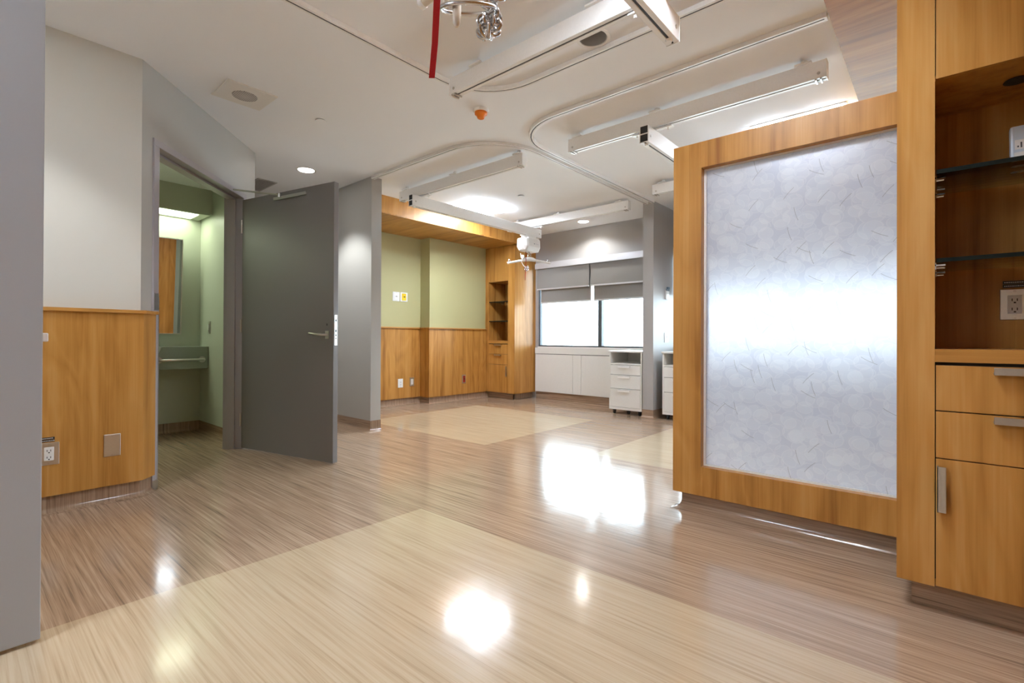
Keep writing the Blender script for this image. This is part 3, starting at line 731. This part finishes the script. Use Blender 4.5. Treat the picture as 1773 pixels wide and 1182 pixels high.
# near hoist (mostly above the frame)
hn = Vector((-.955, 1.02, 2.345))
HN, B2 = hoist(tuple(hn), math.radians(60), 'near patient lift hanging at the top edge with chrome coil and red strap', math.radians(8), .3, 2.05, True)
fx = Vector((-.689, .722, .603)); C0 = Vector((0, 0, .95))
def along(dr, t): return C0 + Vector(dr) * t
cc = along((-.690, .718, .668), 1.40)
coil(cc, HN, h=.085, R=.0175, loops=15, wire=.0050, parent=HN)
def ring(cen, rx, rz, th=0, n=24, tilt=0.0, w=.0045, sup=1.0):
    rr = Vector((.754, .657, 0)); ff = Vector((-.657, .754, 0))
    return [Vector(cen) + rr * (rx * math.cos(t)) + (ff * math.cos(tilt) + Vector((0, 0, 1)) * math.sin(tilt)) * (rz * math.sin(t)) for t in [2 * math.pi * k / n for k in range(n)]]
lc_ = along((-.722, .690, .668), 1.36)
MB().tube(ring(lc_, .075, .055, tilt=.35), .0055, 10, True).build('sling_loop', COIL, HN, smooth=True)
MB().tube(ring(cc + Vector((0, 0, .012)), .020, .016, tilt=1.2), .005, 8, True).tube(ring(cc + Vector((.02, .015, .03)), .022, .018, tilt=.9), .005, 8, True).build('snap_ring', COIL, HN, smooth=True)
s1 = along((-.741, .676, .635), 1.33)
MB().tube([s1 + Vector((0, 0, .30)), s1 + Vector((0, 0, .02)), s1 + Vector((0, 0, .004)), s1 + Vector((0, 0, -.004))], [.0118, .0118, .010, .004], 12).build('sling_peg', CREAM, HN, smooth=True)
s2 = along((-.756, .660, .668), 1.47)
MB().tube([s2 + Vector((0, 0, .30)), s2 + Vector((0, 0, .01)), s2], [.010, .010, .009], 12).build('sling_peg', CREAM, HN, smooth=True)
# red strap: a flat ribbon facing the camera
e0, e1, e2 = along((-.7795, .644, .5285), 1.26), along((-.775, .648, .60), 1.262), along((-.7705, .651, .72), 1.265)
rr = Vector((.754, .657, 0)); ff = Vector((-.657, .754, 0)); m = MB(); rows = []
for p_, w_ in ((e0, .0075), (e1, .0080), (e2, .0088)):
    rows.append([m.b.verts.new(p_ + rr * a_ * w_ + ff * b_ * .0008) for a_, b_ in ((-1, -1), (1, -1), (1, 1), (-1, 1))])
for p_, q_ in zip(rows, rows[1:]):
    for k in range(4): m.b.faces.new((p_[k], p_[(k + 1) % 4], q_[(k + 1) % 4], q_[k]))
m.b.faces.new(rows[0][::-1]); m.b.faces.new(rows[-1])
tag(m.build('emergency_strap', RED, HN), 'bright red webbing strap')

# ================================================================== CEILING FIXTURES
def troffer(x0, x1, y0, y1, label, mat=LAMP, dim=LAMP_DIM):
    r = thing('ceiling_light', ((x0 + x1) / 2, (y0 + y1) / 2, H), label, 'ceiling light', 'square ceiling light panels')
    f = .025; zb = H - .006; zl = H - .024
    MB().box(x0, y0, zb, x1, y0 + f, H).box(x0, y1 - f, zb, x1, y1, H).box(x0, y0 + f, zb, x0 + f, y1 - f, H).box(x1 - f, y0 + f, zb, x1, y1 - f, H).build('frame', WHITE, r)
    xm = (x0 + x1) / 2
    MB().prism([(x0 + f, y0 + f), (xm - .07, y0 + f), (xm - .07, y1 - f), (x0 + f, y1 - f)], zl, H - .001).build('lens', mat, r)
    MB().prism([(xm + .07, y0 + f), (x1 - f, y0 + f), (x1 - f, y1 - f), (xm + .07, y1 - f)], zl, H - .001).build('lens', mat, r)
    MB().box(xm - .068, y0 + f, zl + .006, xm + .068, y1 - f, H - .001).build('centre_basket', dim, r)
    return r
troffer(-4.74, -4.14, 4.13, 4.78, 'bright square ceiling light panel above the far left bay')
troffer(-1.13, -.50, 4.12, 4.76, 'bright ceiling light panel seen just over the top of the divider')
troffer(-1.0, -.42, 1.3, 1.9, 'ceiling light panel over the near bay, above the photo', LAMP_NEAR, LAMP_NEAR)
troffer(-1.9, -1.3, -1.5, -.9, 'added ceiling light panel behind the camera, brightening the near area', LAMP, LAMP_DIM)  # added unseen fixture that lifts the light in the near area

def downlight(x, y, label, on=True, watts=DOWN_W, R=.075, cone=95):
    r = thing('downlight', (x, y, H), label, 'ceiling light', 'round recessed downlights')
    MB().lathe((x, y, H - .0005), [(R, 0), (R + .003, -.005), (R + .018, -.005), (R + .020, 0)], 36).build('trim_ring', WHITE, r, smooth=True)
    if on:
        MB().lathe((x, y, H - .001), [(.001, 0), (R, 0), (R, -.002), (.001, -.002)], 32).build('lens', DISC, r)
        ld = bpy.data.lights.new('downlight_lamp', 'SPOT'); ld.energy = watts; ld.color = (.95, .97, .96); ld.spot_size = math.radians(cone); ld.spot_blend = .45; ld.shadow_soft_size = .05
        lo = bpy.data.objects.new('lamp', ld); S.collection.objects.link(lo); lo.parent = r; lo.location = (0, 0, -.03)
    else:
        MB().lathe((x, y, H), [(R - .001, -.002), (R * .95, .03), (R * .80, .085), (R * .45, .105), (.001, .108)], 36).build('reflector', CANM, r, smooth=True)
    return r
downlight(-4.76, 2.34, 'lit round downlight over the corridor beside the open grey door', watts=60)
downlight(-3.83, 5.93, 'lit round downlight close to the window wall', watts=17, cone=138)
downlight(-1.455, 2.345, 'unlit round silver downlight beside the nearest lift rail', on=False, R=.075)
downlight(-2.98, .15, 'round downlight washing the near left wall, hidden by the entry door')
downlight(-.55, 1.05, 'round downlight in front of the tall niche cabinet, above the photo', watts=10)

# speaker, vent, sprinklers, alarm
sp = thing('ceiling_speaker', (-3.615, 1.34, H), 'square white ceiling speaker with round perforated grille', 'speaker')
Ms = Matrix.Translation((-3.615, 1.34, H))
MB().box(-.155, -.16, -.008, .155, .16, 0, Ms)  .build('cover', plain('speaker_cover_paint', (.80, .77, .72), .6), sp, bevel=.003)
def dots_mat():
    m, nt, out = new_mat('perforated_grille')
    mp = pos_map(nt, (90, 90, 90)); v = N(nt, 'ShaderNodeTexVoronoi'); v.inputs['Randomness'].default_value = 0; v.inputs['Scale'].default_value = 1; L(nt, mp, v.inputs['Vector'])
    c = mixc(nt, math_n(nt, 'LESS_THAN', v.outputs['Distance'], .35), (.52, .48, .45), (.12, .11, .10)); bsdf(nt, out, c, .5); return m
MB().lathe((-3.615, 1.34, H - .008), [(.078, 0), (.076, -.003), (.001, -.005)], 32).build('grille', dots_mat(), sp, smooth=True)
vt = thing('air_vent', (-5.62, 2.22, H), 'grey slotted air vent in the corridor ceiling past the door', 'vent')
MB().box(-5.85, 2.13, H - .008, -5.38, 2.15, H).box(-5.85, 2.31, H - .008, -5.38, 2.33, H).box(-5.40, 2.15, H - .008, -5.38, 2.31, H).box(-5.85, 2.15, H - .008, -5.83, 2.31, H).build('frame', LGREY, vt)
m = MB()
for k in range(12): m.box(-5.83 + .036 * k, 2.15, H - .006, -5.81 + .036 * k, 2.31, H - .002)
m.build('grille', GREY, vt); bx('backing', DARK, -5.83, 2.15, H - .002, -5.40, 2.31, H, parent=vt)
for x, y, lb in ((-3.59, 1.88, 'flat white sprinkler cover on the near ceiling, beyond the square speaker'), (-3.70, 4.40, 'flat white sprinkler cover in the far left bay, beyond its square light'), ):
    r = thing('sprinkler_cover', (x, y, H), lb, 'sprinkler', 'sprinkler covers')
    MB().lathe((x, y, H), [(.001, -.009), (.040, -.009), (.042, -.006), (.041, -.005)], 28).build('disc', CEIL, r, smooth=True)
    MB().lathe((x, y, H), [(.034, 0), (.034, -.006)], 24).build('collar', DARK, r)
al = thing('heat_detector', (-2.53, 2.55, H), 'orange fire detector in a cream ceiling base between the curtain tracks', 'fire detector')
MB().lathe((-2.53, 2.55, H), [(.056, 0), (.058, -.012), (.052, -.022), (.001, -.022)], 36).build('base', WHITE, al, smooth=True)
MB().lathe((-2.53, 2.55, H), [(.046, -.022), (.045, -.036), (.032, -.046), (.026, -.062), (.022, -.066), (.001, -.066)], 36).build('sensor', ORANGE, al, smooth=True)

# ================================================================== BATHROOM FITTINGS
bl = thing('bathroom_light', (-5.6, .9, 2.165), 'long glowing light lens under the bathroom bulkhead', 'wall light')
bx('lens', BATHL, -5.74, -.30, 2.158, -5.47, 1.62, 2.163, parent=bl)
MB().box(-5.762, -.35, 2.150, -5.74, 1.70, 2.165).box(-5.47, -.35, 2.150, -5.432, 1.70, 2.165).box(-5.74, 1.62, 2.150, -5.47, 1.70, 2.165).build('frame', BATHP, bl)
mr = thing('bathroom_mirror', (-5.74, 1.1, .99), 'tilted frameless looking mirror above the bathroom vanity', 'mirror')
Mm = Matrix.Translation((-5.755, 1.0, .99)) @ Matrix.Rotation(math.radians(-5), 4, 'Z') @ Matrix.Rotation(math.radians(4.0), 4, 'Y')
MB().box(0, -.42, 0, .006, .53, .92, Mm).build('mirror_glass', MIRROR, mr)
MB().box(-.004, .53, -.008, .012, .538, .928, Mm).box(-.004, -.428, -.008, .012, -.42, .928, Mm).box(-.004, -.42, -.008, .012, .53, 0, Mm).box(-.004, -.42, .92, .012, .53, .928, Mm).build('mirror_frame', STEEL, mr)
vn = thing('bathroom_vanity', (-5.63, .9, .646), 'grey green wall hung vanity apron and counter in the bathroom', 'vanity')
MB().box(-5.52, -.3, .646, -5.50, 1.715, .845).box(-5.764, -.3, .845, -5.50, 1.715, .86).build('counter', GREYW, vn)
tb = MB().tube([(-5.50, 1.66, .735), (-5.455, 1.66, .735), (-5.445, 1.64, .735), (-5.445, 1.32, .735), (-5.455, 1.30, .735), (-5.50, 1.30, .735)], .012, 12)
g_ = thing('grab_bar', (-5.50, 1.43, .735), 'steel grab bar on the front of the bathroom vanity', 'grab bar')
tb.build('bar', STEEL, g_, smooth=True)
m = MB()
for yy in (1.66, 1.30): m.lathe((-5.4995, yy, .735), [(.001, .004), (.03, .004), (.03, 0)], 20, 'X')
m.build('flange', STEEL, g_, smooth=True)
MB().lathe((-5.55, 1.12, .86), [(.08, -.16), (.15, -.12), (.20, -.05), (.215, 0), (.205, .005), (.19, -.02), (.13, -.08), (.001, -.10)], 36).build('washbasin', PORC, vn, smooth=True)

def plate(name, axis, face, c1, c2, label, cat='outlet', mat=STEEL, inner=None, style='outlet', tagd=None, grp=None, sgn=1):
    """wall plate: axis = normal axis; c1 = (a0,a1) along wall, c2 = (z0,z1)"""
    a0, a1 = c1; z0, z1 = c2; r_loc = ((face, (a0 + a1) / 2, (z0 + z1) / 2) if axis == 'X' else ((a0 + a1) / 2, face, (z0 + z1) / 2))
    r = thing(name, r_loc, label, cat, grp)
    def b(p0, p1, q0, q1, t0, t1, nm, mt, par, bev=0):
        if axis == 'X': bo = MB().box(face + sgn * t0, p0, q0, face + sgn * t1, p1, q1)
        else: bo = MB().box(p0, face + sgn * t0, q0, p1, face + sgn * t1, q1)
        return bo.build(nm, mt, par, bevel=bev)
    b(a0, a1, z0, z1, 0, .006, 'plate', mat, r, .002)
    w, h = a1 - a0, z1 - z0; am = (a0 + a1) / 2; zm = (z0 + z1) / 2
    if style == 'outlet':
        ins = b(am - w * .24, am + w * .24, zm - h * .30, zm + h * .30, .006, .009, 'socket', inner or WHITEPL, r, .001)
        m = MB()
        for zc in (zm - h * .15, zm + h * .15):
            for da in (-w * .09, w * .08):
                if axis == 'X': m.box(face + sgn * .0088, am + da - .0013, zc - .005, face + sgn * .0096, am + da + .0013, zc + .005)
                else: m.box(am + da - .0013, face + sgn * .0088, zc - .005, am + da + .0013, face + sgn * .0096, zc + .005)
            if axis == 'X': m.box(face + sgn * .0088, am - .003, zc - .013, face + sgn * .0096, am + .003, zc - .008)
            else: m.box(am - .003, face + sgn * .0088, zc - .013, am + .003, face + sgn * .0096, zc - .008)
        m.build('slots', DARK, ins)
    elif style == 'toggle':
        ins = b(am - .006, am + .006, zm - .006, zm + .02, .006, .014, 'toggle', inner or WHITEPL, r, .001)
    elif style == 'insert':
        b(am - w * .27, am + w * .27, zm - h * .32, zm + h * .32, .006, .009, 'insert', inner or WHITEPL, r, .001)
    elif style == 'key':
        b(am - w * .30, am + w * .30, zm - h * .38, zm + h * .38, .006, .008, 'insert', inner or WHITEPL, r, .001)
        b(am - .006, am + .014, zm - .004, zm + .008, .008, .018, 'knob', DARK if inner else STEEL, r, .001)
    for zc in (z0 + h * .07, z1 - h * .07):
        m = MB()
        if axis == 'X': m.lathe((face + sgn * .006, am, zc), [(.001, sgn * .0015), (.004, sgn * .001), (.0042, 0)], 10, 'X')
        else: m.lathe((am, face + sgn * .006, zc), [(.001, sgn * .0015), (.004, sgn * .001), (.0042, 0)], 10, 'Y')
        m.build('screw', NICKEL, r)
    return r
def tagstrip(axis, face, c1, c2, label, sgn=1):
    a0, a1 = c1; z0, z1 = c2
    r = thing('label_strip', (face, a0, z0) if axis == 'X' else (a0, face, z0), label, 'label')
    def mk(p0, p1, q0, q1, t0, t1, nm, mt):
        bo = MB().box(face + sgn * t0, p0, q0, face + sgn * t1, p1, q1) if axis == 'X' else MB().box(p0, face + sgn * t0, q0, p1, face + sgn * t1, q1)
        return bo.build(nm, mt, r)
    h = z1 - z0; w = a1 - a0
    mk(a0, a1, z0 + h * .52, z1, 0, .003, 'strip', TAGB); mk(a0, a1, z0, z0 + h * .48, 0, .003, 'strip', TAGB)
    m = MB(); random.seed(3)
    for row in (z0 + h * .22, z0 + h * .74):
        a = a0 + w * .06
        while a < a1 - w * .1:
            l = w * random.uniform(.04, .09)
            if axis == 'X': m.box(face + sgn * .003, a, row - h * .05, face + sgn * .0034, a + l, row + h * .07)
            else: m.box(a, face + sgn * .003, row - h * .05, a + l, face + sgn * .0034, row + h * .07)
            a += l + w * .025
    m.build('lettering', WHITE, r)
XF = XL + .029
plate('power_outlet', 'X', XF, (.322, .405), (.267, .386), 'steel outlet plate with white sockets on the near left wainscot')
tagstrip('X', XF, (.326, .386), (.390, .415), 'small black label strip above the near left outlet')
plate('blank_plate', 'X', XF, (.592, .668), (.268, .394), 'blank steel wall plate on the near left wainscot, right of the outlet', 'wall plate', style='blank')
G1 = -5.767 ; G2 = -5.557
plate('wall_plate', 'X', -5.79, (4.10, 4.215), (1.475, 1.605), 'white wall plate with knob on the green wall, left of the yellow one', 'wall plate', WHITEPL, style='key', grp='plates on the green wall')
plate('wall_plate', 'X', -5.79, (4.228, 4.353), (1.475, 1.605), 'yellow centred wall plate with knob on the green wall', 'wall plate', WHITEPL, YELLOW, 'key', grp='plates on the green wall')
plate('power_outlet', 'X', G1, (4.18, 4.265), (.255, .378), 'plain white outlet low on the far left wainscot', 'outlet', WHITEPL)
plate('power_outlet', 'X', G1, (4.385, 4.462), (.262, .388), 'steel outlet plate with white insert low on the far left wainscot', 'outlet', NICKEL, WHITEPL, 'insert')
plate('power_outlet', 'X', G2, (5.215, 5.292), (.262, .394), 'dark red outlet on the wainscot left of the far tall cabinet', 'outlet', STEEL, REDPL, 'key')
plate('light_switch', 'X', -2.61, (5.90, 6.02), (.915, 1.035), 'white light switch on the grey window stub, above the pedestal', 'switch', WHITEPL, style='toggle')
th_ = thing('wall_phone_holder', (-2.61, 5.96, 1.5), 'small white wall device with blue grey top on the window stub', 'wall device')
MB().box(-2.61, 5.915, 1.455, -2.59, 6.0, 1.57).build('body', WHITEPL, th_, bevel=.003)
MB().box(-2.59, 5.90, 1.56, -2.585, 5.995, 1.585).box(-2.61, 5.96, 1.585, -2.585, 6.01, 1.61).build('top_clip', BLUEG, th_)
plate('power_outlet', 'Y', 2.65, (.170, .250), (1.030, 1.146), 'steel outlet plate inside the niche of the right cabinet', 'outlet', STEEL, sgn=-1)
tagstrip('Y', 2.65, (.178, .240), (1.152, 1.178), 'small black label strip above the niche outlet', sgn=-1)
r = thing('switch_box', (-5.47, 1.72, 1.05), 'narrow steel switch holder on the green lit bathroom wall', 'switch')
MB().box(-5.49, 1.71, .99, -5.45, 1.72, 1.11).build('plate', STEEL, r, bevel=.002)
MB().box(-5.478, 1.702, 1.015, -5.462, 1.71, 1.085).build('rocker', WHITEPL, r, bevel=.002)

# device standing on the top glass shelf
dvx = thing('desk_phone_base', (.20, 2.50, 1.543), 'pale blue white electronic device with stickers on the top glass shelf', 'device')
Md = Matrix.Translation((.183, 2.44, 1.5445)) @ Matrix.Rotation(math.radians(-9), 4, 'X')
MB().box(0, 0, 0, .16, .035, .165, Md).build('casing', plain('pale_blue_plastic', (.62, .70, .78), .3), dvx, bevel=.008)
MB().box(.012, -.001, .075, .040, .0005, .110, Md).box(.010, -.001, .018, .034, .0005, .064, Md).build('sticker', WHITE, dvx)
MB().box(.018, -.0015, .082, .022, -.0009, .088, Md).box(.026, -.0015, .080, .030, -.0009, .100, Md).box(.020, -.0015, .038, .024, -.0009, .046, Md).build('print', SLOT, dvx)
dv2 = thing('small_device', (-5.12, 5.95, 1.543), 'small white device on the upper glass shelf of the far cabinet', 'device')
MB().box(-5.14, 5.93, 1.544, -5.105, 5.97, 1.655).build('casing', WHITEPL, dv2, bevel=.004)
